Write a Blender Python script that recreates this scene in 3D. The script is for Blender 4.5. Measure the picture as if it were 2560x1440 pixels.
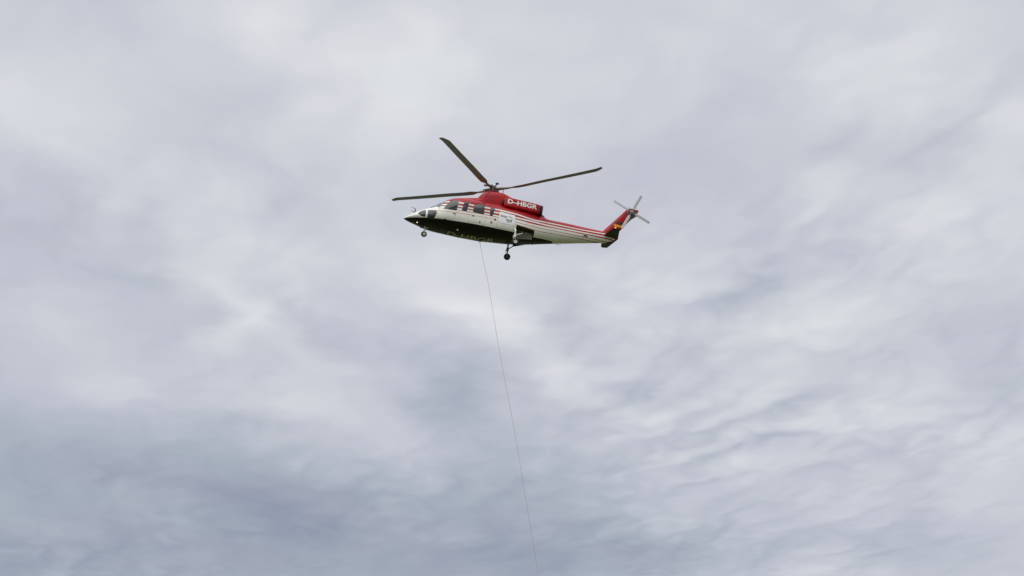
import bpy, bmesh, math, random
import numpy as np
from math import pi, cos, sin, radians
from mathutils import Vector, Matrix

for o in list(bpy.data.objects):
    bpy.data.objects.remove(o, do_unlink=True)
sc = bpy.context.scene
col = sc.collection
random.seed(7)

# ------------------------------------------------------------------ camera
F, W, H = 4340.0, 2560.0, 1440.0          # focal length in photo pixels, photo size
CAM = np.array([0.0, 0.0, 1.7])
EL = radians(19.8)
FW = np.array([0, cos(EL), sin(EL)]); RT = np.array([1.0, 0, 0]); UP = np.array([0, -sin(EL), cos(EL)])
cd = bpy.data.cameras.new('camera'); cam = bpy.data.objects.new('camera', cd); col.objects.link(cam)
cd.sensor_width = 36; cd.lens = F / W * 36; cd.clip_start = 0.1; cd.clip_end = 20000
cam.location = CAM; cam.rotation_euler = (pi/2 + EL, 0, 0)
sc.camera = cam
sc.view_settings.view_transform = 'Standard'; sc.view_settings.look = 'None'
EXPO = 0.4                                     # the photograph is exposed for the grey cloud
sc.view_settings.exposure = EXPO; sc.view_settings.gamma = 1; sc.view_settings.use_curve_mapping = False

def ray(px, py):
    d = FW + RT*(px - W/2)/F + UP*(H/2 - py)/F
    return d/np.linalg.norm(d)

# ------------------------------------------------------------------ node helpers
def lin(r, g, b):
    f = lambda c: (c/255/12.92) if c/255 <= .04045 else ((c/255 + .055)/1.055)**2.4
    return (f(r), f(g), f(b), 1)

class NT:
    dims = '3D'
    def __init__(s, tree): s.t = tree; s.t.nodes.clear()
    def n(s, typ, **kw):
        nd = s.t.nodes.new(typ)
        for k, v in kw.items(): setattr(nd, k, v)
        return nd
    def put(s, sock, v):
        if v is None: return
        if hasattr(v, 'is_output'): s.t.links.new(v, sock)
        else: sock.default_value = v
    def math(s, op, a, b=None, c=None, clamp=False):
        nd = s.n('ShaderNodeMath', operation=op, use_clamp=clamp)
        for i, v in enumerate((a, b, c)): s.put(nd.inputs[i], v)
        return nd.outputs[0]
    def vec(s, op, a, b=None):
        nd = s.n('ShaderNodeVectorMath', operation=op)
        s.put(nd.inputs[0], a); s.put(nd.inputs[1], b)
        return nd.outputs['Value'] if op in ('DOT_PRODUCT', 'LENGTH') else nd.outputs[0]
    def noise(s, v, scale, detail=4, rough=.5, dist=0, colour=False, lac=2.0):
        nd = s.n('ShaderNodeTexNoise', noise_dimensions=s.dims); s.put(nd.inputs['Vector'], v)
        nd.inputs['Scale'].default_value = scale; nd.inputs['Detail'].default_value = detail
        nd.inputs['Roughness'].default_value = rough; nd.inputs['Distortion'].default_value = dist
        nd.inputs['Lacunarity'].default_value = lac
        return nd.outputs['Color' if colour else 'Fac']
    def maprange(s, v, a, b, c, d, smooth=True):
        nd = s.n('ShaderNodeMapRange', interpolation_type='SMOOTHSTEP' if smooth else 'LINEAR')
        for i, x in enumerate((v, a, b, c, d)): s.put(nd.inputs[i], x)
        return nd.outputs[0]
    def mix(s, f, a, b, mode='MIX'):
        nd = s.n('ShaderNodeMix', data_type='RGBA', blend_type=mode)
        s.put(nd.inputs[0], f); s.put(nd.inputs[6], a); s.put(nd.inputs[7], b)
        return nd.outputs[2]

# ------------------------------------------------------------------ sky: a broken stratocumulus deck
SUN_EL, SUN_AZ = radians(57), radians(205)       # azimuth clockwise from +Y: the sun stands behind the camera, to its left
world = bpy.data.worlds.new('World'); sc.world = world; world.use_nodes = True
world.cycles.sampling_method = 'MANUAL'; world.cycles.sample_map_resolution = 256
n = NT(world.node_tree); n.dims = '2D'
tc = n.n('ShaderNodeTexCoord')
dirv = n.vec('NORMALIZE', tc.outputs['Generated'])
sep = n.n('ShaderNodeSeparateXYZ'); n.put(sep.inputs[0], dirv)
KZ = 0.05
zz = n.math('ADD', n.math('MAXIMUM', sep.outputs['Z'], 0.0), KZ)
com = n.n('ShaderNodeCombineXYZ')
n.put(com.inputs[0], n.math('DIVIDE', sep.outputs['X'], zz)); n.put(com.inputs[1], n.math('DIVIDE', sep.outputs['Y'], zz))
p0 = com.outputs[0]                               # position on the cloud layer, in layer heights
def layer(px, py):
    d = ray(px, py); return np.array([d[0], d[1]])/(d[2] + KZ)
# the layer is stirred by two warps so that banks and gaps get ragged outlines
w1 = n.vec('SUBTRACT', n.noise(p0, 2.1, 3, .5, colour=True), (.5, .5, .5))
w2 = n.vec('SUBTRACT', n.noise(p0, 7.0, 4, .55, colour=True), (.5, .5, .5))
sc1 = n.n('ShaderNodeVectorMath', operation='SCALE'); n.put(sc1.inputs[0], w1); sc1.inputs[3].default_value = .22
sc2 = n.n('ShaderNodeVectorMath', operation='SCALE'); n.put(sc2.inputs[0], w2); sc2.inputs[3].default_value = .09
p1 = n.vec('ADD', n.vec('ADD', p0, sc1.outputs[0]), sc2.outputs[0])
flat = n.vec('MULTIPLY', p1, (1, 1, 0))
BASE_L = 211.5
BANKS = [  # thick (dark) and thin (bright) parts of the layer: photo position, radii, tilt, brightness
(350, 1650, 1250, 480, 6, -41.5),
(1000, 850, 60, 260, -35, -0.3),
(1250, 770, 90, 60, 0, 12.7),
(100, 250, 330, 230, 0, 22.0),
(420, 305, 230, 70, 8, 1.2),
(30, 560, 150, 170, 20, -7.2),
(160, 430, 170, 60, 40, 10.0),
(750, 100, 420, 160, 5, 8.5),
(1010, 260, 300, 200, 20, 22.0),
(1600, 160, 380, 230, 0, 10.5),
(1920, 220, 220, 150, 10, -1.0),
(2220, 140, 260, 150, 0, 17.3),
(2470, 320, 170, 70, -15, 18.2),
(2200, 360, 250, 90, 0, -14.3),
(600, 600, 330, 90, 25, 22.0),
(620, 750, 230, 50, 33, 22.0),
(600, 830, 70, 55, 0, 22.0),
(520, 520, 230, 110, 20, -3.9),
(800, 640, 230, 70, 15, 1.7),
(980, 860, 170, 140, 35, 2.6),
(1300, 840, 380, 48, 35, 22.0),
(1200, 640, 180, 80, 20, 22.0),
(1500, 700, 170, 110, 20, 4.0),
(1850, 740, 190, 60, -30, -17.0),
(1640, 850, 150, 90, 20, 2.9),
(1900, 840, 170, 90, -10, -0.6),
(2150, 760, 250, 100, 0, 16.1),
(2430, 880, 200, 170, 0, -14.6),
(150, 820, 270, 140, 10, 16.2),
(240, 995, 180, 60, 0, 22.0),
(60, 1090, 200, 45, 5, 0.5),
(800, 1000, 330, 110, 15, 22.0),
(1100, 1010, 150, 130, 30, -23.1),
(350, 1180, 480, 90, 8, -13.3),
(700, 1280, 210, 70, 18, -12.7),
(150, 1370, 500, 110, 0, -12.2),
(950, 1380, 420, 120, 0, -16.7),
(1330, 1300, 260, 170, 0, -14.4),
(1330, 1410, 130, 60, 0, -12.5),
(1700, 1240, 240, 90, -10, -13.3),
(1860, 1210, 180, 70, 0, 16.6),
(2200, 1260, 300, 120, 0, -6.5),
(2000, 1000, 420, 150, 0, 0.4),
(1600, 1400, 230, 80, 0, -20.4),
(2350, 1400, 330, 90, 0, -16.2),
(1500, 1080, 220, 100, 10, 5.6),
(2330, 560, 300, 130, 0, 15.1)
]
total = BASE_L
for (bx, by, rx, ry, rot, amp) in BANKS:
    t = radians(rot); c = layer(bx, by)
    e1 = (layer(bx + rx*cos(t)*.2, by + rx*sin(t)*.2) - c)/.2
    e2 = (layer(bx - ry*sin(t)*.2, by + ry*cos(t)*.2) - c)/.2
    M = np.linalg.inv(np.stack([e1, e2], 1))
    d = n.vec('SUBTRACT', flat, (c[0], c[1], 0))
    u = n.vec('DOT_PRODUCT', d, (M[0, 0], M[0, 1], 0)); v = n.vec('DOT_PRODUCT', d, (M[1, 0], M[1, 1], 0))
    r2 = n.math('ADD', n.math('MULTIPLY', u, u), n.math('MULTIPLY', v, v))
    g = n.math('EXPONENT', n.math('MULTIPLY', r2, -1.0))
    total = n.math('MULTIPLY_ADD', g, amp, total)
# soft streaky structure everywhere
soft = n.noise(n.vec('MULTIPLY', p1, (1.0, .55, 1)), 3.0, 5, .56)
total = n.math('MULTIPLY_ADD', n.math('SUBTRACT', soft, .5), 22.0, total)
# rolls and puffs with lit and shaded flanks where the layer breaks into cells
pw = n.n('ShaderNodeVectorMath', operation='SCALE'); n.put(pw.inputs[0], w2); pw.inputs[3].default_value = .09
pr = n.vec('ADD', p0, pw.outputs[0])
al, ac = (.1, -.995, 0), (.995, .1, 0)           # the rolls run along al
cb = n.n('ShaderNodeCombineXYZ')
n.put(cb.inputs[0], n.math('MULTIPLY', n.vec('DOT_PRODUCT', pr, al), .52)); n.put(cb.inputs[1], n.math('MULTIPLY', n.vec('DOT_PRODUCT', pr, ac), 1.0))
pc = cb.outputs[0]
def lumps(v):
    """billows: rounded tops, soft creases between them, three sizes"""
    h = None
    for scl, amp, sh in ((3.6, 1.0, 0.0), (8.6, .62, 3.7), (19.0, .24, 9.1)):
        q = n.math('SUBTRACT', n.noise(n.vec('ADD', v, (sh, sh*.7, 0)), scl, 0.0), .5)
        q = n.math('SQRT', n.math('MULTIPLY_ADD', q, q, .0016))
        h = n.math('MULTIPLY', q, amp*3.0) if h is None else n.math('MULTIPLY_ADD', q, amp*3.0, h)
    return h
pa = lumps(pc); pb = lumps(n.vec('ADD', pc, (-.018, .012, 0)))
rel = n.math('SUBTRACT', pa, pb)
cells = n.maprange(n.noise(p0, .8, 2, .5), .42, .6, .18, .45)
cc = layer(1950, 1080); dd = n.vec('MULTIPLY', n.vec('SUBTRACT', n.vec('MULTIPLY', p0, (1, 1, 0)), (cc[0], cc[1], 0)), (1.9, .62, 0))
cells = n.math('MAXIMUM', cells, n.math('EXPONENT', n.math('MULTIPLY', n.vec('DOT_PRODUCT', dd, dd), -1.0)))
cells = n.math('MULTIPLY', cells, n.maprange(n.noise(p1, 2.4, 2, .5), .34, .66, .6, 1.25))
total = n.math('MULTIPLY_ADD', n.math('MULTIPLY', rel, cells), 17.0, total)
total = n.math('MULTIPLY_ADD', n.math('MULTIPLY', n.math('SUBTRACT', pa, .62), cells), 21.0, total)
ramp = n.n('ShaderNodeValToRGB'); cr = ramp.color_ramp
n.put(ramp.inputs[0], n.maprange(total, 145.0, 245.0, 0.0, 1.0, smooth=False))
stops = [(145, (142, 150, 170)), (165, (160, 168, 182)), (180, (176, 183, 195)), (195, (194, 197, 208)), (210, (209, 211, 220)), (222, (221, 223, 228)), (230, (228, 230, 232)), (245, (236, 238, 238))]
for i, (v, c) in enumerate(stops):
    e = cr.elements[i] if i < 2 else cr.elements.new(.5)
    e.position = (v - 145)/100.0
    e.color = lin(*c)
tint = n.maprange(n.noise(p0, 3.3, 2, .5), .4, .6, 0.0, 1.0)
cloud = n.mix(1.0, ramp.outputs[0], n.mix(tint, (.993, 1.0, .998, 1), (1.004, .994, 1.006, 1)), 'MULTIPLY')
sky = n.n('ShaderNodeTexSky', sky_type='NISHITA', sun_disc=False, sun_elevation=SUN_EL, sun_rotation=SUN_AZ)
# an overcast deck brightens towards the zenith (1 + 2 sin elevation); within the picture the banks above carry that already
zen = n.math('MAXIMUM', n.math('MULTIPLY_ADD', sep.outputs['Z'], 1.0, .5), 1.0)
K = n.math('MULTIPLY', zen, 10.0/2**EXPO)
sclr = n.n('ShaderNodeVectorMath', operation='SCALE'); n.put(sclr.inputs[0], cloud); n.put(sclr.inputs[3], K)
cloud10 = sclr.outputs[0]
cover = n.mix(.97, sky.outputs[0], cloud10)
bg = n.n('ShaderNodeBackground'); n.put(bg.inputs[0], cover); bg.inputs[1].default_value = 0.1
out = n.n('ShaderNodeOutputWorld'); n.t.links.new(bg.outputs[0], out.inputs[0])

sd = bpy.data.lights.new('sun', 'SUN'); sun = bpy.data.objects.new('sun', sd); col.objects.link(sun)
sd.energy = 1.5; sd.angle = radians(65); sd.color = (1, .97, .92)
sv = Vector((sin(SUN_AZ)*cos(SUN_EL), cos(SUN_AZ)*cos(SUN_EL), sin(SUN_EL)))
sun.rotation_euler = sv.to_track_quat('Z', 'Y').to_euler(); sun.location = (0, -50, 80)

# ------------------------------------------------------------------ materials
def paint(name, base, rough=.35, metal=0.0, coat=0.0, dirt=.12, dscale=3.0, emit=None, estr=0, bump=0.0, spec=.5):
    m = bpy.data.materials.new(name); m.use_nodes = True
    k = NT(m.node_tree)
    b = k.n('ShaderNodeBsdfPrincipled'); o = k.n('ShaderNodeOutputMaterial'); k.t.links.new(b.outputs[0], o.inputs[0])
    t = k.n('ShaderNodeTexCoord').outputs['Object']
    nz = k.noise(t, dscale, 5, .6)
    f = k.maprange(nz, .45, .75, 0.0, dirt)
    c = k.mix(f, (*base, 1), (base[0]*.45, base[1]*.43, base[2]*.38, 1))
    k.put(b.inputs['Base Color'], c)
    k.put(b.inputs['Roughness'], k.maprange(k.noise(t, dscale*3, 3), .3, .7, rough*.8, min(1, rough*1.25)))
    b.inputs['Specular IOR Level'].default_value = spec; b.inputs['Metallic'].default_value = metal; b.inputs['Coat Weight'].default_value = coat; b.inputs['Coat Roughness'].default_value = .12
    if bump:
        bp = k.n('ShaderNodeBump'); bp.inputs['Strength'].default_value = bump; bp.inputs['Distance'].default_value = .01
        k.put(bp.inputs['Height'], k.noise(t, dscale*9, 3)); k.put(b.inputs['Normal'], bp.outputs[0])
    if emit:
        b.inputs['Emission Color'].default_value = (*emit, 1); b.inputs['Emission Strength'].default_value = estr
    return m
RED = (.37, .003, .005); WHITE = (.80, .79, .73); BLACK = (.006, .006, .006)
M = dict(
    red=paint('red_paint', RED, .36, coat=0.0, dirt=.25, spec=.3),
    white=paint('white_paint', WHITE, .35, coat=.3),
    placard=paint('placard_white', (.80, .81, .82), .45, dirt=.04),
    letter=paint('white_lettering', (.80, .79, .76), .4, dirt=.05),
    belly_letter=paint('belly_lettering', (.50, .52, .38), .6, dirt=.9, dscale=3),
    black=paint('black_paint', BLACK, .45, dirt=.2),
    rubber=paint('rubber', (.014, .014, .015), .75, dirt=.3),
    glass=paint('dark_window_glass', (.026, .030, .035), .1, coat=.0, dirt=.2),
    shield=paint('teal_windshield_glass', (.06, .14, .15), .05, dirt=.15),
    bay=paint('bay_primer', (.075, .08, .05), .6, dirt=.8, dscale=2.5),
    strut=paint('gear_white_paint', (.70, .69, .64), .4, dirt=.35, dscale=9),
    darkstrut=paint('grey_gear_paint', (.10, .11, .09), .45, dirt=.4, dscale=9),
    rim=paint('wheel_rim_paint', (.72, .71, .66), .4, dirt=.3, dscale=12),
    steel=paint('rotor_head_metal', (.23, .20, .165), .4, metal=.6, dirt=.6, dscale=6),
    blade=paint('blade_grey', (.26, .265, .285), .5, dirt=.3, dscale=1.2),
    tblade=paint('tail_blade_grey', (.44, .45, .47), .5, dirt=.1),
    grey=paint('worn_grey_metal', (.26, .25, .235), .5, metal=.2, dirt=.6, dscale=5),
    soot=paint('exhaust_soot', (.012, .012, .012), .7, dirt=.3),
    seam=paint('panel_seam', (.30, .30, .27), .6),
    belly_seam=paint('belly_seam', (.035, .035, .03), .6),
    belly_panel=paint('belly_panel', (.013, .014, .012), .4, dirt=.5),
    ink=paint('logo_ink', (.075, .08, .095), .5),
    yellow=paint('flag_gold', (.72, .42, .01), .4, dirt=.1),
    flagblack=paint('flag_black', (.022, .02, .028), .4),
    reddot=paint('red_marker', (.28, .035, .04), .4),
    lamp=paint('landing_lamp', (.8, .7, .5), .2, emit=(1, .72, .38), estr=1.6),
    navred=paint('red_navigation_lamp', (.8, .1, .03), .2, emit=(1, .16, .04), estr=3.0),
    lens=paint('clear_lens', (.75, .75, .72), .15),
    rope=paint('faded_red_rope', (.50, .30, .31), .8, dirt=.3, dscale=2),
    hook=paint('hook_steel', (.2, .2, .2), .4, metal=.8),
)

# livery of the fuselage: bands that follow the waterlines
X0, X1, Z0, Z1 = -5.0, 8.0, -3.5, -1.0
BANDS = dict(
    B0=[(-4.87, -2.83), (-4.4, -2.84), (-3.3, -2.835), (-2.6, -2.80), (-1.1, -2.76), (1.3, -2.75), (2.5, -2.71), (3.1, -2.64), (3.67, -2.585), (3.9, -2.60), (4.2, -2.9), (8, -3.4)],
    L1=[(-5, -2.36), (-3.2, -2.36), (-2.3, -2.33), (-1.2, -2.29), (.4, -2.29), (1.34, -2.32), (2.66, -2.37), (3.7, -2.28), (5.2, -2.16), (6.34, -2.06), (8, -1.9)],
    R1b=[(-5, -2.21), (-2.05, -2.165), (-1.4, -2.14), (.36, -2.14), (1.33, -2.20), (2.5, -2.215), (3.67, -2.125), (5.2, -2.045), (6.75, -1.955), (8, -1.88)],
    W1b=[(-5, -2.18), (-2.05, -2.13), (-1.4, -2.10), (.36, -2.10), (1.33, -2.165), (2.5, -2.175), (3.67, -2.09), (5.2, -2.01), (6.75, -1.925), (8, -1.85)],
    W1t=[(-5, -2.10), (-2.05, -2.02), (-.5, -2.01), (.35, -2.01), (1.32, -2.03), (2.48, -2.06), (3.65, -1.975), (5.2, -1.895), (6.56, -1.835), (8, -1.77)],
    W2b=[(-5, -1.97), (-2.03, -1.925), (-.5, -1.90), (.36, -1.88), (1.31, -1.95), (2.8, -1.945), (3.64, -1.90), (5.16, -1.825), (6.54, -1.755), (8, -1.69)],
    W2t=[(-5, -1.88), (-2.02, -1.84), (-.5, -1.83), (.36, -1.80), (1.30, -1.87), (2.8, -1.865), (3.64, -1.825), (5.15, -1.755), (6.53, -1.69), (8, -1.62)],
    W3b=[(-5, -1.71), (-1.99, -1.68), (-.5, -1.68), (.1, -1.66), (.83, -1.69), (1.28, -1.715), (2.45, -1.815), (2.8, -1.78), (3.63, -1.715), (5.14, -1.65), (6.52, -1.565), (8, -1.48)],
    W3t=[(-5, -1.62), (-1.98, -1.605), (-.5, -1.61), (.1, -1.595), (.83, -1.62), (1.28, -1.65), (2.45, -1.755), (2.8, -1.72), (3.63, -1.655), (5.14, -1.60), (6.52, -1.52), (8, -1.44)])
def livery():
    m = bpy.data.materials.new('fuselage_livery'); m.use_nodes = True
    k = NT(m.node_tree)
    b = k.n('ShaderNodeBsdfPrincipled'); o = k.n('ShaderNodeOutputMaterial'); k.t.links.new(b.outputs[0], o.inputs[0])
    t = k.n('ShaderNodeTexCoord').outputs['Object']
    s = k.n('ShaderNodeSeparateXYZ'); k.put(s.inputs[0], t)
    x, z = s.outputs[0], s.outputs[2]
    xn = k.maprange(x, X0, X1, 0.0, 1.0, smooth=False)
    up = {}
    for name, pts in BANDS.items():
        fc = k.n('ShaderNodeFloatCurve'); c = fc.mapping.curves[0]
        P = [((a - X0)/(X1 - X0), (q - Z0)/(Z1 - Z0)) for a, q in pts]
        while len(c.points) < len(P): c.points.new(.5, .5)
        P.sort()
        for i, (a, q) in enumerate(P): c.points[i].location = (a, q); c.points[i].handle_type = 'VECTOR' if name == 'B0' else 'AUTO'
        fc.mapping.update()
        k.put(fc.inputs['Value'], xn)
        zc = k.math('MULTIPLY_ADD', fc.outputs[0], Z1 - Z0, Z0)
        dz = k.math('SUBTRACT', z, zc)
        if name[0] == 'W': dz = k.math('ADD', dz, .008 if name[2] == 'b' else -.008)      # paint edges bleed a little
        up[name] = (k.maprange(dz, -.004, .004, 0.0, 1.0, smooth=False), dz)
    dirt = k.maprange(k.noise(t, 2.2, 6, .65), .42, .72, 0.0, 1.0)
    streak = k.maprange(k.noise(k.vec('MULTIPLY', t, (1.2, 3, 9)), 1.6, 5, .6), .5, .75, 0.0, 1.0)
    grime = k.math('MULTIPLY', k.math('ADD', dirt, streak), .11)
    wht = k.mix(grime, (*WHITE, 1), (.36, .34, .24, 1))
    rd = k.mix(grime, (*RED, 1), (.16, .008, .01, 1))
    c = k.mix(up['B0'][0], (*BLACK, 1), wht)
    thin = k.math('LESS_THAN', k.math('ABSOLUTE', up['L1'][1]), .012)
    thin = k.math('MULTIPLY', thin, k.math('GREATER_THAN', x, -3.55))
    thin = k.math('MULTIPLY', thin, up['B0'][0])
    c = k.mix(thin, c, (.40, .05, .05, 1))
    aft = k.math('GREATER_THAN', k.math('MULTIPLY_ADD', z, -.62, x), -1.78)      # slanted front edge of the red bands
    for name, cc in (('R1b', rd), ('W1b', wht), ('W1t', rd), ('W2b', wht), ('W2t', rd), ('W3b', wht), ('W3t', rd)):
        c = k.mix(k.math('MULTIPLY', up[name][0], aft), c, cc)
    # exhaust soot drifting aft along the top of the boom
    so = k.math('MULTIPLY', k.maprange(x, 2.7, 3.1, 0.0, 1.0), k.maprange(x, 3.2, 5.6, 1.0, 0.0))
    so = k.math('MULTIPLY', so, k.maprange(z, -1.85, -1.45, 0.0, 1.0))
    so = k.math('MULTIPLY', so, k.maprange(k.noise(k.vec('MULTIPLY', t, (.6, 2, 2)), 2.5, 5, .6), .35, .7, .15, .6))
    c = k.mix(so, c, (.05, .012, .012, 1))
    k.put(b.inputs['Base Color'], c)
    k.put(b.inputs['Roughness'], k.maprange(k.noise(t, 5, 4), .3, .7, .26, .42))
    k.put(b.inputs['Coat Weight'], k.math('MULTIPLY', up['B0'][0], .06)); b.inputs['Coat Roughness'].default_value = .15
    k.put(b.inputs['Specular IOR Level'], k.maprange(up['B0'][0], 0.0, 1.0, .22, .36, smooth=False))
    bp = k.n('ShaderNodeBump'); bp.inputs['Strength'].default_value = .12; bp.inputs['Distance'].default_value = .02
    k.put(bp.inputs['Height'], k.noise(t, 2.4, 2)); k.put(b.inputs['Normal'], bp.outputs[0])
    return m
M['livery'] = livery()

def fin_paint():
    m = bpy.data.materials.new('fin_paint'); m.use_nodes = True
    k = NT(m.node_tree)
    b = k.n('ShaderNodeBsdfPrincipled'); o = k.n('ShaderNodeOutputMaterial'); k.t.links.new(b.outputs[0], o.inputs[0])
    t = k.n('ShaderNodeTexCoord').outputs['Object']
    d = k.vec('SUBTRACT', t, (8.28, 0, -.02)); d = k.vec('MULTIPLY', d, (1.6, 0, 2.3))
    ln = k.math('ADD', k.vec('LENGTH', d), k.math('MULTIPLY', k.math('SUBTRACT', k.noise(t, 4, 4, .6), .5), .7))
    worn = k.maprange(ln, .45, .95, 1.0, 0.0)
    c = k.mix(k.math('MULTIPLY', worn, .9), (*RED, 1), (.17, .15, .135, 1))
    c = k.mix(k.maprange(k.noise(t, 3, 5, .6), .45, .75, 0.0, .35), c, (.2, .03, .03, 1))
    k.put(b.inputs['Base Color'], c); b.inputs['Roughness'].default_value = .38; b.inputs['Specular IOR Level'].default_value = .3
    return m
M['fin'] = fin_paint()

def grass():
    m = bpy.data.materials.new('meadow'); m.use_nodes = True
    k = NT(m.node_tree)
    b = k.n('ShaderNodeBsdfPrincipled'); o = k.n('ShaderNodeOutputMaterial'); k.t.links.new(b.outputs[0], o.inputs[0])
    t = k.n('ShaderNodeTexCoord').outputs['Object']
    f = k.noise(t, .02, 6, .6); g = k.noise(t, .9, 5, .7)
    c = k.mix(f, (.045, .068, .018, 1), (.10, .105, .035, 1)); c = k.mix(k.math('MULTIPLY', g, .5), c, (.06, .075, .02, 1))
    k.put(b.inputs['Base Color'], c); b.inputs['Roughness'].default_value = .9
    bp = k.n('ShaderNodeBump'); bp.inputs['Strength'].default_value = .6; k.put(bp.inputs['Height'], g); k.put(b.inputs['Normal'], bp.outputs[0])
    return m
M['grass'] = grass()

# ------------------------------------------------------------------ ground
def mesh_obj(name, verts, faces, mat, parent=None, loc=(0, 0, 0), smooth=True, sharp=40):
    me = bpy.data.meshes.new(name); me.from_pydata([tuple(map(float, v)) for v in verts], [], faces); me.validate()
    bm = bmesh.new(); bm.from_mesh(me); bmesh.ops.recalc_face_normals(bm, faces=bm.faces); bm.to_mesh(me); bm.free()
    me.polygons.foreach_set('use_smooth', [smooth]*len(me.polygons))
    if smooth: me.set_sharp_from_angle(angle=radians(sharp))
    if isinstance(mat, str): mat = M[mat]
    me.materials.append(mat)
    o = bpy.data.objects.new(name, me); col.objects.link(o); o.location = loc
    if parent: o.parent = parent
    return o

N = 40; L = 9000.0
gv = []; gf = []
for i in range(N + 1):
    for j in range(N + 1):
        a = (i/N*2 - 1); b_ = (j/N*2 - 1)
        x = math.copysign(abs(a)**2.2, a)*L; y = math.copysign(abs(b_)**2.2, b_)*L
        r = math.hypot(x, y)
        gv.append((x, y, 0 if r < 60 else .9*math.sin(x*.011)*math.cos(y*.008)*min(1, (r - 60)/200) - .4*min(1, (r - 60)/200)))
for i in range(N):
    for j in range(N):
        a = i*(N + 1) + j; gf.append((a, a + N + 1, a + N + 2, a + 1))
ground = mesh_obj('ground', gv, gf, 'grass'); ground['kind'] = 'structure'

# ------------------------------------------------------------------ helicopter frame: x aft, y starboard, z up, origin on the rotor hub
D = 100.0
HUB = CAM + ray(1235, 474)*D
YAW, PIT = radians(11), radians(7.2)
ROT = Matrix.Rotation(YAW, 4, 'Z') @ Matrix.Rotation(PIT, 4, 'Y')
BASE = -3.66                                   # wheel level
heli = bpy.data.objects.new('helicopter', None); col.objects.link(heli)
heli.empty_display_size = 1
heli.matrix_world = Matrix.Translation(Vector(HUB)) @ ROT @ Matrix.Translation((0, 0, BASE))
heli['label'] = 'red and white helicopter with black belly and four rotor blades flying below grey clouds'
heli['category'] = 'helicopter'
LIFT = (0, 0, -BASE)

def part(name, verts, faces, mat, parent=None, **kw):
    """a part of the helicopter; sub-parts share the frame of their part"""
    o = mesh_obj(name, verts, faces, mat, **kw)
    if parent is None: o.parent = heli; o.location = LIFT
    else: o.parent = parent
    return o

# ---- lofted bodies
def pchip(xs, ys, x):
    xs = np.array(xs, float); ys = np.array(ys, float); h = np.diff(xs); d = np.diff(ys)/h
    m = np.zeros(len(xs))
    for i in range(1, len(xs) - 1):
        if d[i-1]*d[i] > 0:
            a = 2*h[i] + h[i-1]; b = h[i] + 2*h[i-1]; m[i] = (a + b)/(a/d[i-1] + b/d[i])
    m[0] = d[0]; m[-1] = d[-1]
    x = np.clip(x, xs[0], xs[-1]); i = int(np.clip(np.searchsorted(xs, x) - 1, 0, len(h) - 1))
    t = (x - xs[i])/h[i]; t2 = t*t; t3 = t2*t
    return (2*t3 - 3*t2 + 1)*ys[i] + (t3 - 2*t2 + t)*h[i]*m[i] + (-2*t3 + 3*t2)*ys[i+1] + (t3 - t2)*h[i]*m[i+1]

class Loft:
    """body of super-elliptic sections: x, z bottom, z top, half width, height of widest point, lower and upper exponent"""
    def __init__(s, st, yc=0.0): s.st = np.array(st, float); s.yc = yc
    def sec(s, x):
        zb, zt, w, f, nb, nt = [pchip(s.st[:, 0], s.st[:, k], x) for k in range(1, 7)]
        return zb, zt, w, zb + (zt - zb)*f, nb, nt
    def ring(s, x, seg):
        zb, zt, w, zw, nb, nt = s.sec(x); out = []
        for i in range(seg):
            a = 2*pi*i/seg; c, q = cos(a), sin(a); e = nt if q > 0 else nb
            y = w*math.copysign(abs(c)**(2/e), c); z = zw + (zt - zw if q > 0 else zw - zb)*math.copysign(abs(q)**(2/e), q)
            out.append((x, s.yc + y, z))
        return out
    def build(s, xs, seg=56, cap0=True, cap1=True):
        v = []; f = []
        for x in xs: v += s.ring(x, seg)
        for k in range(len(xs) - 1):
            for i in range(seg):
                j = (i + 1) % seg
                f.append((k*seg + i, k*seg + j, (k+1)*seg + j, (k+1)*seg + i))
        if cap0: f.append(tuple(range(seg))[::-1])
        if cap1: f.append(tuple(range((len(xs)-1)*seg, len(xs)*seg)))
        return v, f
    def half(s, x, z):
        zb, zt, w, zw, nb, nt = s.sec(x)
        e, q = (nt, (z - zw)/(zt - zw)) if z > zw else (nb, (zw - z)/(zw - zb))
        q = min(q, .999)
        return w*(1 - q**e)**(1/e)
    def side(s, x, z, sgn, off):
        """point on the side of the body, lifted off along the normal"""
        h = .01
        y = s.half(x, z); dx = (s.half(x + h, z) - s.half(x - h, z))/(2*h); dz = (s.half(x, z + h) - s.half(x, z - h))/(2*h)
        nn = Vector((-dx, 1, -dz)).normalized()
        return (x + nn.x*off, s.yc + sgn*(y + nn.y*off), z + nn.z*off)
    def bottom(s, x, y, off):
        zb, zt, w, zw, nb, nt = s.sec(x); q = min(abs(y)/w, .99)
        return (x, y, zw - (zw - zb)*(1 - q**nb)**(1/nb) - off)
    def top(s, x, y, off):
        zb, zt, w, zw, nb, nt = s.sec(x); q = min(abs(y)/w, .99)
        return (x, y, zw + (zt - zw)*(1 - q**nt)**(1/nt) + off)

def outline(pts, k=4, rad=.25):
    """polygon with its corners rounded off, edges subdivided"""
    out = []; m = len(pts)
    for i in range(m):
        a, b, c = Vector(pts[i-1]), Vector(pts[i]), Vector(pts[(i+1) % m])
        p = b + (a - b)*rad; q = b + (c - b)*rad
        for t in range(k + 1):
            u = t/k; out.append(tuple((1-u)**2*p + 2*u*(1-u)*b + u*u*q))
        e = c + (b - c)*rad
        for t in (.33, .66): out.append(tuple(q + (e - q)*t))
    return out

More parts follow.
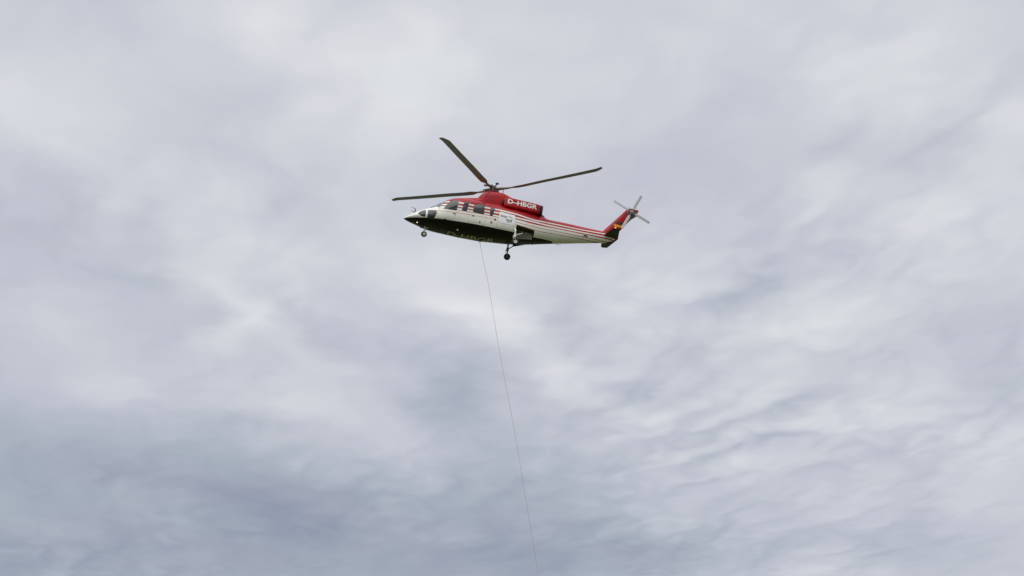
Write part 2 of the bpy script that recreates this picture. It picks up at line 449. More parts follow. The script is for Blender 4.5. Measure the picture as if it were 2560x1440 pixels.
def patch(name, pts, place, mat, parent=None, rings=5, thick=.012):
    """a thin plate over a star-shaped outline, laid on a curved body; place(u, v, off) gives the point"""
    cx = sum(p[0] for p in pts)/len(pts); cy = sum(p[1] for p in pts)/len(pts)
    m = len(pts); v = [place(cx, cy, thick)]; f = []
    for r in range(1, rings + 1):
        for p in pts: v.append(place(cx + (p[0]-cx)*r/rings, cy + (p[1]-cy)*r/rings, thick))
    for p in pts: v.append(place(p[0], p[1], -.01))
    for i in range(m): f.append((0, 1 + i, 1 + (i+1) % m))
    for r in range(rings):
        for i in range(m):
            j = (i+1) % m; a = 1 + r*m; b = a + m
            f.append((a+i, a+j, b+j, b+i))
    return part(name, v, f, mat, parent, sharp=50)

def grow(pts, d):
    cx = sum(p[0] for p in pts)/len(pts); cy = sum(p[1] for p in pts)/len(pts); out = []
    for p in pts:
        v = Vector((p[0]-cx, p[1]-cy)); v = v*(1 + d/max(v.length, .01)); out.append((cx+v.x, cy+v.y))
    return out

def circle(cx, cy, rx, ry=None, k=20):
    ry = ry or rx
    return [(cx + rx*cos(2*pi*i/k), cy + ry*sin(2*pi*i/k)) for i in range(k)]

def ribbon(name, line, width, place, mat, parent=None, off=.004, step=.06):
    """a thin flat strip along a polyline on a curved body"""
    pts = []
    for a, b in zip(line[:-1], line[1:]):
        a, b = Vector(a), Vector(b); m = max(1, int((b-a).length/step))
        pts += [a + (b-a)*t/m for t in range(m)]
    pts.append(Vector(line[-1])); v = []; f = []
    for i, p in enumerate(pts):
        t = (pts[min(i+1, len(pts)-1)] - pts[max(i-1, 0)]).normalized(); nn = Vector((-t.y, t.x))*width/2
        v += [place(*(p+nn), off), place(*(p-nn), off)]
    for i in range(len(pts)-1): f.append((2*i, 2*i+1, 2*i+3, 2*i+2))
    return part(name, v, f, mat, parent)

# ---- small solids
def tube_geo(path, radii, seg=12, cap=True):
    path = [Vector(p) for p in path]
    if not hasattr(radii, '__len__'): radii = [radii]*len(path)
    v = []; f = []
    ref = None
    for i, p in enumerate(path):
        t = (path[min(i+1, len(path)-1)] - path[max(i-1, 0)]).normalized()
        if ref is None: ref = Vector((0, 0, 1)) if abs(t.z) < .9 else Vector((1, 0, 0))
        u = t.cross(ref).normalized(); w = t.cross(u).normalized()
        for k in range(seg):
            a = 2*pi*k/seg; v.append(p + (u*cos(a) + w*sin(a))*radii[i])
    for i in range(len(path)-1):
        for k in range(seg):
            j = (k+1) % seg; f.append((i*seg+k, i*seg+j, (i+1)*seg+j, (i+1)*seg+k))
    if cap: f.append(tuple(range(seg))); f.append(tuple(range((len(path)-1)*seg, len(path)*seg)))
    return v, f
def join(*geos):
    v = []; f = []
    for gv_, gf_ in geos:
        o = len(v); v += list(gv_); f += [tuple(i + o for i in q) for q in gf_]
    return v, f
def box_geo(c, s, rot=None):
    v = []
    for i in (-1, 1):
        for j in (-1, 1):
            for k in (-1, 1):
                p = Vector((i*s[0]/2, j*s[1]/2, k*s[2]/2))
                if rot: p = rot @ p
                v.append(Vector(c) + p)
    return v, [(0, 1, 3, 2), (4, 6, 7, 5), (0, 4, 5, 1), (2, 3, 7, 6), (0, 2, 6, 4), (1, 5, 7, 3)]
def lathe_geo(prof, centre, axis='Y', seg=28):
    """profile of (radius, along-axis) pairs turned round an axis"""
    v = []; f = []; m = len(prof)
    for k in range(seg):
        a = 2*pi*k/seg
        for r, h in prof:
            if axis == 'Y': p = (r*cos(a), h, r*sin(a))
            elif axis == 'Z': p = (r*cos(a), r*sin(a), h)
            else: p = (h, r*cos(a), r*sin(a))
            v.append(Vector(centre) + Vector(p))
    for k in range(seg):
        j = (k+1) % seg
        for i in range(m-1): f.append((k*m+i, j*m+i, j*m+i+1, k*m+i+1))
    return v, f

# ------------------------------------------------------------------ fuselage and tail boom
FUS = Loft([
    [-4.87, -2.84, -2.77, .03, .45, 2, 2], [-4.75, -2.865, -2.69, .2, .45, 2, 2], [-4.45, -2.91, -2.494, .46, .42, 2.1, 2], [-4.1, -2.965, -2.273, .67, .42, 2.2, 2],
    [-3.7, -3.045, -2.074, .84, .42, 2.3, 2], [-3.3, -3.105, -1.9, .95, .42, 2.4, 2.1], [-2.9, -3.145, -1.56, 1.01, .42, 2.4, 2.2], [-2.5, -3.17, -1.27, 1.05, .42, 2.4, 2.4],
    [-2.2, -3.19, -1.132, 1.06, .42, 2.4, 2.5], [-1.6, -3.2, -1.03, 1.07, .42, 2.5, 2.6], [-.6, -3.2, -1.02, 1.07, .42, 2.5, 2.6], [.4, -3.12, -1.02, 1.07, .42, 2.5, 2.6],
    [1.2, -3.045, -1.04, 1.05, .42, 2.5, 2.6], [2, -2.935, -1.1, .98, .44, 2.4, 2.6], [2.8, -2.785, -1.2, .84, .46, 2.3, 2.5], [3.4, -2.665, -1.3, .72, .48, 2.2, 2.4],
    [4.4, -2.463, -1.28, .56, .5, 2.2, 2.3], [5.5, -2.23, -1.3, .42, .5, 2.1, 2.2], [6.5, -2.03, -1.3, .3, .5, 2, 2], [7, -1.922, -1.36, .22, .5, 2, 2], [7.35, -1.8, -1.55, .1, .5, 2, 2]])
SPLIT = 3.0
xs = [-4.87, -4.86, -4.84, -4.81] + list(np.arange(-4.76, SPLIT - .01, .06)) + [SPLIT]
fus = part('fuselage', *FUS.build(xs, 96), 'livery', sharp=60)
boom = part('tail_boom', *FUS.build([SPLIT] + list(np.arange(SPLIT + .06, 7.33, .07)) + [7.35], 72, cap0=False), 'livery', sharp=60)

# main wheel bays: cut into the flanks
fus.data.materials.append(M['bay'])
def bay_cutter(sg):
    o = [(1.44, -2.34), (2.52, -2.40), (2.52, -2.72), (2.30, -2.90), (1.36, -2.90), (1.36, -2.72)]
    y0, y1 = sg*1.4, sg*.42
    v = [(a, y0, b) for a, b in o] + [(a, y1, b) for a, b in o]; m = len(o)
    f = [tuple(range(m)), tuple(range(m, 2*m))] + [(i, (i+1) % m, m + (i+1) % m, m + i) for i in range(m)]
    return mesh_obj('cutter', v, f, 'bay', smooth=False)
bpy.context.view_layer.update()
for sg in (-1, 1):
    c = bay_cutter(sg); c.matrix_world = fus.matrix_world.copy(); bpy.context.view_layer.update()
    c.matrix_world = fus.matrix_world.copy()
    md = fus.modifiers.new('bay', 'BOOLEAN'); md.operation = 'DIFFERENCE'; md.solver = 'EXACT'; md.object = c
    try: md.material_mode = 'TRANSFER'
    except Exception: pass
    bpy.context.view_layer.update()
    dg = bpy.context.evaluated_depsgraph_get(); dg.update()
    nm = bpy.data.meshes.new_from_object(fus.evaluated_get(dg), depsgraph=dg)
    fus.modifiers.clear(); old = fus.data; fus.data = nm; nm.name = 'fuselage'
    bpy.data.meshes.remove(old); cm = c.data; bpy.data.objects.remove(c); bpy.data.meshes.remove(cm)
fus.data.set_sharp_from_angle(angle=radians(50))

def side(sg): return lambda x, z, off: FUS.side(x, z, sg, off)
def belly(x, y, off): return FUS.bottom(x, y, off)

# windows, both flanks
WINS = dict(cockpit_window=[(-2.46, -1.56), (-2.02, -1.47), (-2.09, -2.17), (-2.80, -2.19)],
            narrow_window=[(-1.68, -1.50), (-1.43, -1.49), (-1.50, -2.10), (-1.77, -2.10)],
            cabin_window=[(-1.08, -1.51), (-.54, -1.49), (-.52, -2.08), (-1.14, -2.07)],
            rear_window=[(-.17, -1.58), (.07, -1.57), (-.01, -2.08), (-.16, -2.08)],
            chin_window=[(-4.16, -2.61), (-4.02, -2.47), (-3.77, -2.35), (-3.75, -2.79), (-3.97, -2.75)],
            lower_door_window=[(-3.64, -2.37), (-3.22, -2.375), (-3.16, -2.47), (-3.25, -2.88), (-3.63, -2.87)])
for sg in (-1, 1):
    for nm, pts in WINS.items():
        o = outline(pts, 4, .22 if nm == 'chin_window' else .07)
        w = patch(nm, o, side(sg), 'glass', thick=.010)
        patch('window_seal', grow(o, .018), side(sg), 'rubber', parent=w, rings=2, thick=.005)
        if nm in ('chin_window', 'lower_door_window'):
            a, b = (-4.10, -3.76) if nm == 'chin_window' else (-3.62, -3.20)
            ribbon('window_bar', [(a, -2.665), (b, -2.655)], .016, side(sg), 'darkstrut', parent=w, off=.014)
    # windshield: each half wraps from the centre post round to the door pillar
    v = []; f = []; nu, nv = 12, 12
    for i in range(nu + 1):
        u = i/nu
        for j in range(nv + 1):
            t = j/nv
            # lower edge runs along the nose deck, upper edge under the roof lip
            lo = Vector((-3.40 + .33*t**1.5, .035 + .865*t)); hi = Vector((-2.50 - .06*t*t, .035 + .50*t))
            p = lo.lerp(hi, u); x, y = p
            v.append(FUS.top(x, sg*y, .012))
    for i in range(nu):
        for j in range(nv):
            a = i*(nv+1) + j; f.append((a, a+1, a+nv+2, a+nv+1))
    ws = part('windshield_pane', v, f, 'shield')
    part('windshield_wiper', *tube_geo([FUS.top(-3.47, sg*.30, .03), FUS.top(-3.2, sg*.36, .05), FUS.top(-2.95, sg*.30, .045)], [.02, .012, .010], 8), 'rubber')
    # doors
    for nm, line in dict(cockpit_door_seam=[(-3.12, -2.80), (-3.08, -2.3), (-2.62, -1.45), (-1.98, -1.38), (-2.02, -2.0), (-2.14, -2.72), (-3.12, -2.80)],
                         cabin_door_seam=[(-1.34, -1.42), (-.36, -1.42), (-.38, -2.68), (-1.36, -2.70), (-1.34, -1.42)],
                         baggage_door_seam=[(.28, -2.42), (1.28, -2.42), (1.26, -2.70), (.28, -2.70), (.28, -2.42)]).items():
        ribbon(nm, line, .009, side(sg), 'seam')
    for nm, c, r, mt in (('fuel_cap', (.16, -2.29), (.045, .065), 'black'), ('red_marker', (-.03, -2.49), (.05, .06), 'reddot'),
                         ('door_latch', (-.68, -2.60), (.035, .05), 'black'), ('static_port', (-.60, -1.34), (.035, .03), 'flagblack')):
        patch(nm, circle(*c, *r, 16), side(sg), mt, rings=2, thick=.016)
    patch('cockpit_door_handle', outline([(-2.25, -2.37), (-2.09, -2.39), (-2.09, -2.42), (-2.25, -2.41)], 2), side(sg), 'rubber', rings=2, thick=.02)
    patch('cabin_door_handle', outline([(-1.18, -2.30), (-1.02, -2.31), (-1.02, -2.34), (-1.18, -2.34)], 2), side(sg), 'reddot', rings=2, thick=.016)
    patch('air_scoop', outline([(-2.72, -2.79), (-2.58, -2.76), (-2.58, -2.81), (-2.72, -2.82)], 2), side(sg), 'rubber', rings=2, thick=.04)
    patch('boom_vent', outline([(5.42, -1.90), (5.66, -1.89), (5.70, -1.96), (5.46, -1.97)], 2, .12), side(sg), 'flagblack', rings=2, thick=.012)

# ------------------------------------------------------------------ lettering and emblem
def text_geo(s, bold=.012):
    cu = bpy.data.curves.new('lettering', 'FONT'); cu.body = s; cu.offset = bold; cu.resolution_u = 4
    cu.fill_mode = 'FRONT'; cu.space_character = 1.04
    o = bpy.data.objects.new('lettering', cu); col.objects.link(o); bpy.context.view_layer.update()
    dg = bpy.context.evaluated_depsgraph_get(); me = bpy.data.meshes.new_from_object(o.evaluated_get(dg), depsgraph=dg)
    bm = bmesh.new(); bm.from_mesh(me)
    bmesh.ops.triangulate(bm, faces=bm.faces)
    v = [tuple(q.co)[:2] for q in bm.verts]; bm.verts.index_update(); f = [tuple(q.index for q in t.verts) for t in bm.faces]
    bm.free(); bpy.data.meshes.remove(me); bpy.data.objects.remove(o); bpy.data.curves.remove(cu)
    a = np.array(v); lo, hi = a.min(0), a.max(0)
    return (a - lo)/(hi - lo), f
def lettering(name, s, x0, x1, z0, z1, place, mat, parent=None, off=.012, slope=0.0, bold=.012):
    a, f = text_geo(s, bold)
    v = [place(x0 + (x1-x0)*u, z0 + (z1-z0)*w + slope*u, off) for u, w in a]
    return part(name, v, f, mat, parent, smooth=False)

for sg in (-1, 1):
    fl = (lambda x: x) if sg < 0 else (lambda x: 1.66 - x)          # the starboard side reads the other way round
    P = side(sg)
    plac = patch('emblem_placard', outline([(.37, -1.735), (1.29, -1.80), (1.29, -2.42), (.37, -2.42)], 4, .10), P, 'placard', thick=.010)
    lettering('emblem_lettering', 'BGR', fl(.47), fl(.84), -2.045, -1.93, P, 'ink', plac, off=.017, slope=-.02, bold=.02)
    cx, cz, r = fl(.965), -2.115, .165
    arc = lambda a0, a1, rr: [(cx + rr*cos(radians(a)), cz + rr*sin(radians(a))) for a in np.linspace(a0, a1, 22)]
    s_ = 1 if sg < 0 else -1
    def ar(a0, a1, rr): return [(cx + s_*rr*cos(radians(a)), cz + rr*sin(radians(a))) for a in np.linspace(a0, a1, 22)]
    ribbon('emblem_arc', ar(10, 118, r), .022, P, 'ink', plac, off=.017, step=.5)
    ribbon('emblem_bowl', ar(180, 352, r), .036, P, 'ink', plac, off=.017, step=.5)
    ribbon('emblem_wave', [(cx - r*.9, cz - .02), (cx - .04, cz - .045), (cx + .05, cz - .02), (cx + r*.9, cz - .03)], .02, P, 'ink', plac, off=.018)
    ribbon('emblem_wave', [(cx - r*.82, cz - .075), (cx + r*.82, cz - .08)], .02, P, 'ink', plac, off=.018)
for x in (-2.75, -1.35, .62):
    ribbon('belly_seam', [(x, -.72), (x + .01, .72)], .012, belly, 'belly_seam', off=.004)
for y in (-.62, .62):
    ribbon('belly_seam', [(-3.0, y), (.9, y)], .012, belly, 'belly_seam', off=.004)
patch('belly_hatch', outline([(-2.72, -.34), (-2.42, -.34), (-2.42, .02), (-2.72, .02)], 3, .15), belly, 'belly_panel', rings=3, thick=.010)
patch('belly_hatch', outline([(.66, -.30), (1.05, -.30), (1.05, .30), (.66, .30)], 3, .12), belly, 'belly_panel', rings=3, thick=.010)
lettering('belly_registration', 'D-HBGR', -2.30, .42, .26, -.25, belly, 'belly_letter', off=.012)

# ------------------------------------------------------------------ upper structure
COWL = Loft([
    [-2.15, -1.6, -1.10, .10, .5, 2, 2], [-1.95, -1.6, -1.00, .30, .5, 2.2, 2.2], [-1.5, -1.6, -.90, .44, .45, 2.6, 2.4], [-.9, -1.6, -.80, .52, .45, 3, 2.6],
    [-.2, -1.6, -.72, .58, .45, 3, 2.8], [.6, -1.6, -.66, .62, .45, 3, 3], [1.4, -1.6, -.66, .62, .45, 3, 3], [2.2, -1.6, -.74, .58, .45, 3, 3],
    [2.72, -1.6, -.88, .54, .45, 3, 2.8], [2.86, -1.6, -1.00, .52, .45, 3, 2.6], [3.12, -1.6, -1.24, .46, .45, 2.5, 2.4], [3.3, -1.6, -1.42, .36, .45, 2.2, 2.2]])
cowl = part('engine_cowling', *COWL.build(list(np.arange(-2.15, 3.29, .06)) + [3.3], 56), 'red', sharp=60)
DOG = Loft([
    [-.92, -1.5, -.80, .24, .5, 3, 2.4], [-.82, -1.5, -.66, .38, .5, 3, 2.6], [-.62, -1.5, -.44, .54, .5, 3.4, 3], [-.40, -1.5, -.33, .62, .5, 3.6, 3.2], [0, -1.5, -.26, .66, .5, 3.6, 3.4],
    [.45, -1.5, -.27, .67, .5, 3.6, 3.4], [.9, -1.5, -.40, .66, .5, 3.6, 3.2], [1.25, -1.5, -.52, .62, .5, 3.4, 3], [1.8, -1.5, -.68, .52, .5, 3, 3], [2.2, -1.5, -.80, .40, .5, 3, 3]])
dog = part('mast_fairing', *DOG.build(list(np.arange(-.92, 2.19, .05)) + [2.2], 56), 'red', sharp=60)
def dogside(sg): return lambda x, z, off: DOG.side(x, z, sg, off)
for sg in (-1, 1):
    ribbon('cowling_seam', [(-.30, -.42), (-.30, -1.15), (.52, -1.18), (.52, -.46)], .012, dogside(sg), 'flagblack')
for sg in (-1, 1):
    NAC = Loft([[.56, -1.26, -.78, .24, .5, 6, 5], [.62, -1.30, -.73, .29, .5, 6, 5], [.80, -1.32, -.70, .315, .5, 7, 5], [1.6, -1.33, -.73, .32, .5, 7, 5],
                [2.5, -1.345, -.775, .315, .5, 6, 5], [2.64, -1.34, -.79, .30, .5, 5, 5]], yc=sg*.66)
    nac = part('engine_nacelle', *NAC.build([.56, .575, .60, .63, .68] + list(np.arange(.75, 2.6, .09)) + [2.64], 64), 'red', sharp=50)
    # exhaust: a sooty oval pipe, hollow
    EX = Loft([[2.62, -1.36, -.775, .315, .5, 3, 3], [2.70, -1.365, -.775, .315, .5, 3, 3], [2.82, -1.36, -.79, .30, .5, 3, 3]], yc=sg*.66)
    EI = Loft([[2.62, -1.28, -.86, .22, .5, 3, 3], [2.82, -1.33, -.82, .27, .5, 3, 3]], yc=sg*.66)
    seg = 40; v = []; f = []
    for ring in (EX.ring(2.62, seg), EX.ring(2.70, seg), EX.ring(2.82, seg), EI.ring(2.82, seg), EI.ring(2.66, seg)): v += ring
    for k in range(4):
        for i in range(seg): j = (i+1) % seg; f.append((k*seg+i, k*seg+j, (k+1)*seg+j, (k+1)*seg+i))
    f.append(tuple(range(4*seg, 5*seg)))
    part('exhaust_pipe', v, f, 'soot', nac)
    NP = lambda x, z, off, NAC=NAC, sg=sg: NAC.side(x, z, sg, off)
    x0, x1 = (.76, 2.47) if sg < 0 else (2.47, .76)
    lettering('registration_lettering', 'D\u2013HBGR', x0, x1, (-1.115 if sg < 0 else -1.16), (-.83 if sg < 0 else -.875), NP, 'letter', nac, slope=(-.045 if sg < 0 else .045), bold=.036)
    ribbon('nacelle_seam', [(.70, -.86), (.70, -1.22)], .012, NP, 'flagblack', nac)
    # intake ahead of the nacelle
    part('engine_intake', *join(lathe_geo([(.16, .62), (.20, .50), (.17, .46), (.13, .55), (.11, .62)], (0, sg*.70, -1.02), 'X', 24)), 'soot', nac)

# ------------------------------------------------------------------ main rotor
TILT = Matrix.Rotation(radians(-5), 4, 'Y')
def tl(geo): return [TILT @ Vector(p) for p in geo[0]], geo[1]
hubg = join(lathe_geo([(0, .16), (.10, .16), (.13, .10), (.15, .05), (.26, .05), (.27, -.04), (.16, -.06), (.13, -.12), (.13, -.45), (0, -.45)], (0, 0, 0), 'Z', 28),
            lathe_geo([(.12, -.13), (.30, -.14), (.32, -.17), (.30, -.20), (.12, -.20)], (0, 0, 0), 'Z', 28))
hub = part('main_rotor', *tl(hubg), 'steel', sharp=35)
AZ0 = 55
def at_az(az, r, t, z):
    a = radians(az); return TILT @ Vector((r*cos(a) - t*sin(a), r*sin(a) + t*cos(a), z))
R_ = 6.705
def flap(r): return .36*(max(r - .4, 0)/R_)**1.55 - .05*math.exp(-((r - 1.6)/1.0)**2)
for k in range(4):
    az = AZ0 + 90*k
    # cuff, spindle and damper of one arm
    arm = join(*[tube_geo([at_az(az, .2, 0, 0), at_az(az, .55, 0, 0), at_az(az, .75, 0, flap(.75)), at_az(az, 1.05, 0, flap(1.05))], [.10, .085, .07, .05], 10),
                 tube_geo([at_az(az, .22, .16, .02), at_az(az, .62, .13, .03)], .035, 8),
                 tube_geo([at_az(az, .5, .16, -.28), at_az(az, .52, .17, .0)], .02, 8)])
    part('blade_cuff', *arm, 'steel', hub)
    # vibration absorber above the hub, set between the blades
    b2 = az + 45
    part('vibration_absorber', *join(tube_geo([at_az(b2, .05, 0, .12), at_az(b2, .50, 0, .17)], [.05, .03], 8),
         lathe_geo([(0, .03), (.10, .025), (.11, 0), (.10, -.025), (0, -.03)], at_az(b2, .52, 0, .17), 'Z', 14)), 'steel', hub)
    # blade: cambered section, twist, tapered swept tip
    prof = [(-.5, 0), (-.46, .30), (-.36, .52), (-.2, .60), (.05, .50), (.3, .26), (.5, 0.02), (.5, -.02), (.3, -.14), (.05, -.3), (-.2, -.38), (-.36, -.34), (-.46, -.2)]
    v = []; f = []; m = len(prof)
    rs = [.85, 1.0, 1.25, 1.4] + list(np.linspace(1.7, 6.2, 20)) + [6.35, 6.5, 6.62, 6.69, R_]
    for r in rs:
        chord = .395 if r > 1.4 else .12 + .275*max(0, (r - 1.0)/.4)
        sweep = 0
        if r > 6.25: q = (r - 6.25)/.455; sweep = .16*q**1.3; chord = .395 - .16*q
        th = .10*chord if r > 1.3 else .045
        tw = radians(9 - 8*r/R_)
        for a, h in prof:
            # rotation is counter-clockwise from above, x aft / y starboard: the leading edge faces +t
            tt = -a*chord - sweep; hh = h*th
            v.append(at_az(az, r, tt*cos(tw) - hh*sin(tw), flap(r) + tt*sin(tw) + hh*cos(tw)))
    for i in range(len(rs)-1):
        for j in range(m):
            q = (j+1) % m; f.append((i*m+j, i*m+q, (i+1)*m+q, (i+1)*m+j))
    f.append(tuple(range(m))); f.append(tuple(range((len(rs)-1)*m, len(rs)*m)))
    part('rotor_blade', v, f, 'blade', hub, sharp=50)

# ------------------------------------------------------------------ tail
def wing(secs, axis):
    """secs: (leading x, trailing x, thickness, span position, height)"""
    prof = [(0, 0), (.03, .5), (.12, .85), (.3, 1), (.55, .75), (.8, .35), (1, .04), (1, -.04), (.8, -.35), (.55, -.75), (.3, -1), (.12, -.85), (.03, -.5)]
    v = []; f = []; m = len(prof)
    for le, te, th, s, hgt in secs:
        for a, h in prof:
            x = le + (te - le)*a
            v.append((x, h*th/2, s) if axis == 'Z' else (x, s, hgt + h*th/2))
    for i in range(len(secs)-1):
        for j in range(m): q = (j+1) % m; f.append((i*m+j, i*m+q, (i+1)*m+q, (i+1)*m+j))
    f.append(tuple(range(m))); f.append(tuple(range((len(secs)-1)*m, len(secs)*m)))
    return v, f
fin = part('tail_fin', *wing([(6.38, 7.30, .30, -1.60, 0), (6.50, 7.38, .28, -1.40, 0), (6.60, 7.47, .25, -1.27, 0), (7.20, 7.985, .20, -.5, 0), (7.42, 8.19, .19, -.22, 0), (7.51, 8.33, .19, -.1, 0), (7.60, 8.44, .19, .0, 0),
                              (7.64, 8.53, .19, .066, 0), (7.74, 8.515, .18, .19, 0), (7.83, 8.55, .17, .32, 0), (7.90, 8.60, .16, .40, 0), (7.97, 8.58, .10, .45, 0)], 'Z'), 'fin', sharp=45)
for sg in (-1, 1):
    def fp(x, z, off, sg=sg):
        le = np.interp(z, [-1.27, -.5], [6.6, 7.2]); te = np.interp(z, [-1.27, -.5], [7.47, 7.985]); th = np.interp(z, [-1.27, -.5], [.25, .20])
        a = (x - le)/(te - le); h = np.interp(a, [0, .03, .12, .3, .55, .8, 1], [0, .5, .85, 1, .75, .35, .04])
        return (x, sg*(h*th/2 + off), z)
    ribbon('flag_black_bar', [(7.23, -.60), (7.72, -.60)], .11, fp, 'flagblack', fin, off=.006)
    ribbon('flag_gold_bar', [(7.19, -.80), (7.69, -.80)], .12, fp, 'yellow', fin, off=.006)
stab = part('horizontal_stabilizer', *wing([(6.93, 7.25, .05, -1.54, -1.6), (6.90, 7.28, .07, -1.48, -1.6), (6.60, 7.54, .12, -.05, -1.6), (6.60, 7.54, .12, .05, -1.6), (6.90, 7.28, .07, 1.48, -1.6), (6.93, 7.25, .05, 1.54, -1.6)], 'Y'), 'black', sharp=45)
part('navigation_light', *lathe_geo([(0, -.045), (.022, -.035), (.032, 0), (.022, .035), (0, .045)], (7.0, -1.56, -1.585), 'X', 14), 'navred', stab)
part('stabilizer_light', *lathe_geo([(0, -.045), (.022, -.035), (.032, 0), (.022, .035), (0, .045)], (7.0, 1.56, -1.585), 'X', 14), 'lens', stab)
part('tail_skid_fairing', *join(tube_geo([(6.9, 0, -1.88), (7.2, 0, -1.80), (7.42, 0, -1.66)], [.10, .10, .05], 12)), 'black')

TR = Vector((8.12, -.30, .14))
tr = part('tail_rotor', *join(lathe_geo([(0, -.11), (.07, -.10), (.08, -.05), (.135, -.045), (.145, .02), (.12, .04), (.10, .30), (0, .30)], TR, 'Y', 28)), 'grey', sharp=35)
part('tail_rotor_ring', *lathe_geo([(.15, -.03), (.195, -.03), (.20, .0), (.195, .03), (.15, .03), (.15, -.03)], TR, 'Y', 28), 'rubber', tr)
for k in range(4):
    a = radians(67 + 90*k)
    ru = Vector((cos(a), 0, sin(a))); tu = Vector((-sin(a), 0, cos(a))); v = []; f = []
    prof2 = [(-.5, 0), (-.3, .5), (0, .45), (.5, 0), (0, -.4), (-.3, -.45)]
    for r, ch, th in ((.12, .05, .04), (.24, .06, .04), (.34, .155, .02), (1.15, .155, .016), (1.20, .13, .012), (1.22, .09, .006)):
        for q, h in prof2: v.append(TR + ru*r + tu*(q*ch) + Vector((0, h*th - q*ch*.12, 0)))
    m = 6
    for i in range(5):
        for j in range(m): q = (j+1) % m; f.append((i*m+j, i*m+q, (i+1)*m+q, (i+1)*m+j))
    f.append(tuple(range(m))); f.append(tuple(range(5*m, 6*m)))
    part('tail_rotor_blade', v, f, 'tblade', tr, sharp=50)
# gearbox fairing at the fin head, with its two small aerials
part('tail_gearbox', *lathe_geo([(0, -.16), (.15, -.15), (.19, -.11), (.20, .05), (.16, .10), (0, .11)], (8.14, -.03, .13), 'Y', 26), 'grey', fin)
part('fin_aerial', *tube_geo([(7.99, 0, .44), (8.0, 0, .56)], [.02, .012], 8), 'darkstrut', fin)
part('fin_aerial', *tube_geo([(8.28, 0, .42), (8.30, 0, .55), (8.50, 0, .56)], [.016, .013, .008], 8), 'strut', fin)

# ------------------------------------------------------------------ landing gear
def wheel(c, r, w, parent, hubmat):
    ty = part('tyre', *lathe_geo([(r*.52, -w*.42), (r*.62, -w*.5), (r*.88, -w*.46), (r*.97, -w*.28), (r, 0), (r*.97, w*.28), (r*.88, w*.46), (r*.62, w*.5), (r*.52, w*.42), (r*.52, -w*.42)], c, 'Y', 32), 'rubber', parent)
    part('wheel_rim', *lathe_geo([(0, -w*.30), (r*.18, -w*.34), (r*.22, -w*.22), (r*.38, -w*.22), (r*.46, -w*.40), (r*.53, -w*.40), (r*.53, w*.40), (r*.46, w*.40), (r*.38, w*.22), (r*.22, w*.22), (r*.18, w*.34), (0, w*.30)], c, 'Y', 28), hubmat, parent)
    part('axle_nut', *lathe_geo([(0, -w*.42), (r*.15, -w*.40), (r*.16, w*.40), (0, w*.42)], c, 'Y', 12), 'darkstrut', parent)
zn = -3.535
ng = part('nose_gear', *join(tube_geo([(-3.60, 0, -2.95), (-3.60, 0, -3.30)], .035, 12), tube_geo([(-3.60, 0, -3.22), (-3.60, 0, -3.34)], .055, 12),
                            tube_geo([(-3.60, 0, -3.33), (-3.60, -.10, -3.36), (-3.60, -.10, zn)], .02, 10), tube_geo([(-3.60, 0, -3.33), (-3.60, .10, -3.36), (-3.60, .10, zn)], .02, 10),
                            tube_geo([(-3.60, -.12, zn), (-3.60, .12, zn)], .018, 10), tube_geo([(-3.60, 0, -3.16), (-3.30, 0, -3.04)], .02, 10)), 'strut', sharp=35)
wheel((-3.60, 0, zn), .168, .13, ng, 'rim')
part('nose_gear_door', *box_geo((-3.84, 0, -3.12), (.22, .24, .02), Matrix.Rotation(radians(25), 3, 'Y')), 'black', smooth=False)
for sg in (-1, 1):
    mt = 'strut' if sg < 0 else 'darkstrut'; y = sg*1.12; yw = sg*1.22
    mg = part('main_gear', *join(tube_geo([(1.38, sg*.98, -2.55), (1.40, y, -2.80), (1.41, y, -3.12)], [.04, .05, .05], 12), tube_geo([(1.405, y, -2.93), (1.41, y, -3.14)], .07, 14),
                                 tube_geo([(1.41, y, -3.12), (1.44, y, -3.45)], .033, 12), tube_geo([(1.44, y, -3.45), (1.44, yw + sg*.07, -3.45)], .03, 12),
                                 tube_geo([(1.42, y, -3.02), (1.86, sg*.85, -2.70)], [.03, .025], 10), tube_geo([(1.34, y, -3.03), (1.30, y, -3.14), (1.36, y, -3.28)], .018, 8)), mt, sharp=35)
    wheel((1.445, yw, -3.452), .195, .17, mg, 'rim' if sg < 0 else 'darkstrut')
    # bay door hanging from the inboard edge of the bay
    v = [];
    o = [(1.56, -2.70), (2.46, -2.60), (2.45, -2.70 if sg > 0 else -2.90), (2.02, -2.87 if sg > 0 else -2.95), (1.60, -3.02)]
    for dy in (0, .025): v += [(a, sg*(.60 + dy), b) for a, b in o]
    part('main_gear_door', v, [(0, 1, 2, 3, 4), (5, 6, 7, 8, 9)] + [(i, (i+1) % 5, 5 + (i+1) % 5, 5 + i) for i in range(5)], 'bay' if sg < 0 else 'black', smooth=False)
    part('bay_pipe', *join(tube_geo([(1.5, sg*.52, -2.45), (2.45, sg*.52, -2.52)], .025, 8), tube_geo([(1.9, sg*.50, -2.40), (1.95, sg*.52, -2.80)], .03, 8), box_geo((2.15, sg*.48, -2.62), (.3, .1, .2))), 'grey', sharp=35)

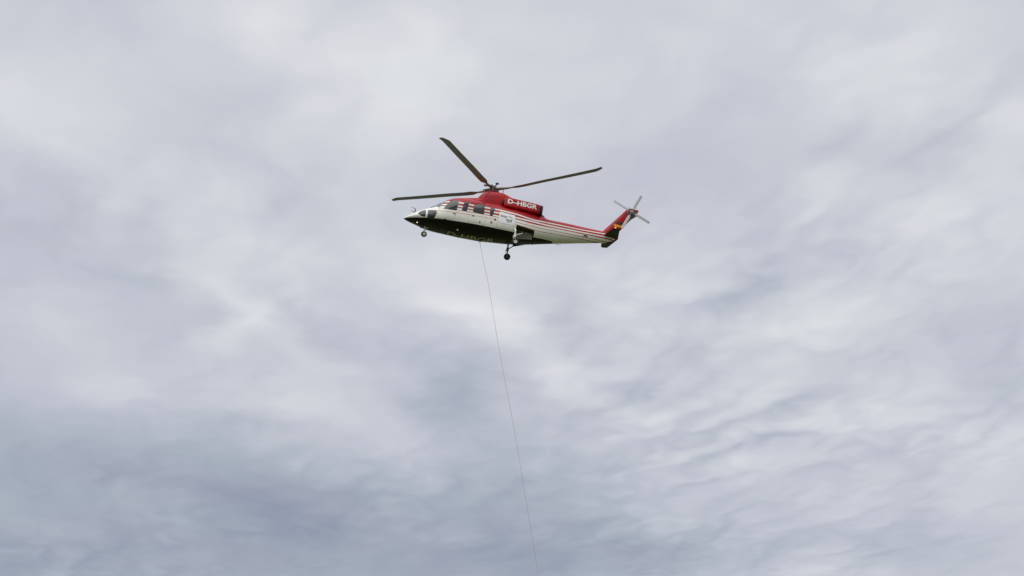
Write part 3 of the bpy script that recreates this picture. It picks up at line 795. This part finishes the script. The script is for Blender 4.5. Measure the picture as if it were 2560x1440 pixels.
# ------------------------------------------------------------------ lamps, aerials, probes
lp = belly(-4.10, -.16, 0)
part('landing_light', *lathe_geo([(0, -.02), (.035, -.015), (.045, .0), (.04, .02), (0, .03)], (lp[0], lp[1], lp[2]), 'X', 20), 'lamp')
bl = belly(-1.81, -.55, 0)
part('belly_light', *lathe_geo([(0, -.05), (.04, -.04), (.06, 0), (.05, .03), (0, .04)], bl, 'Z', 18), 'lens')
for sg in (-1, 1):
    part('pitot_tube', *join(tube_geo([FUS.top(-4.27, sg*.22, -.02), (-4.32, sg*.23, -2.22), (-4.40, sg*.23, -2.17)], [.035, .03, .02], 10),
                             tube_geo([(-4.38, sg*.23, -2.175), (-4.58, sg*.23, -2.15)], [.014, .010], 8)), 'darkstrut')
for x, y, h in ((-1.66, .28, .11), (2.62, .15, .10), (-2.9, .2, .07)):
    b0 = belly(x, y, -.02)
    part('blade_aerial', *tube_geo([b0, (x + .03, y, b0[2] - h*.6), (x + .05, y, b0[2] - h)], [.03, .018, .008], 8), 'black')
b0 = belly(3.98, 0, -.03)
part('boom_aerial', *join(tube_geo([b0, (4.06, 0, b0[2] - .13)], [.035, .018], 10), tube_geo([(4.05, 0, b0[2] - .12), (4.30, 0, b0[2] - .10)], [.016, .010], 8)), 'strut')
hk = belly(-.38, .12, 0)
part('cargo_hook', *join(box_geo((hk[0], hk[1], hk[2] - .01), (.16, .12, .10)), lathe_geo([(.035, 0), (.05, .015), (.065, 0), (.05, -.015), (.035, 0)], (hk[0], hk[1], hk[2] - .10), 'Y', 18)), 'hook', sharp=35)

# ------------------------------------------------------------------ the line below the helicopter: hangs in the helicopter's own plane of symmetry, trailing aft
inv = (heli.matrix_world @ Matrix.Translation(LIFT)).inverted()
o_ = inv @ Vector(CAM)
def in_plane(px, py, y):
    d = (inv.to_3x3() @ Vector(ray(px, py))); t = (y - o_.y)/d.y; return o_ + d*t
line_px = [(1210, 660), (1220, 705), (1226, 740), (1243, 845), (1262, 950), (1280, 1044), (1296, 1136), (1310, 1222), (1328, 1330), (1346, 1440), (1364, 1545)]
fwd = inv.inverted()
pts = [fwd @ Vector((hk[0], hk[1], hk[2] - .12))] + [fwd @ in_plane(a, b, hk[1]) for a, b in line_px]
fine = []
for i in range(len(pts)-1):
    p_, a, b, q = pts[max(i-1, 0)], pts[i], pts[i+1], pts[min(i+2, len(pts)-1)]
    for k in range(8):
        t = k/8; fine.append(.5*((2*a) + (b - p_)*t + (2*p_ - 5*a + 4*b - q)*t*t + (3*a - p_ - 3*b + q)*t**3))
fine.append(pts[-1])
top_ = fine[0]
gv_, gf_ = tube_geo([p - top_ for p in fine], .0085, 8)
rope = mesh_obj('tow_rope', gv_, gf_, 'rope', loc=top_)
rope['label'] = 'thin faded red tow rope hanging from the belly of the helicopter'
rope['category'] = 'rope'
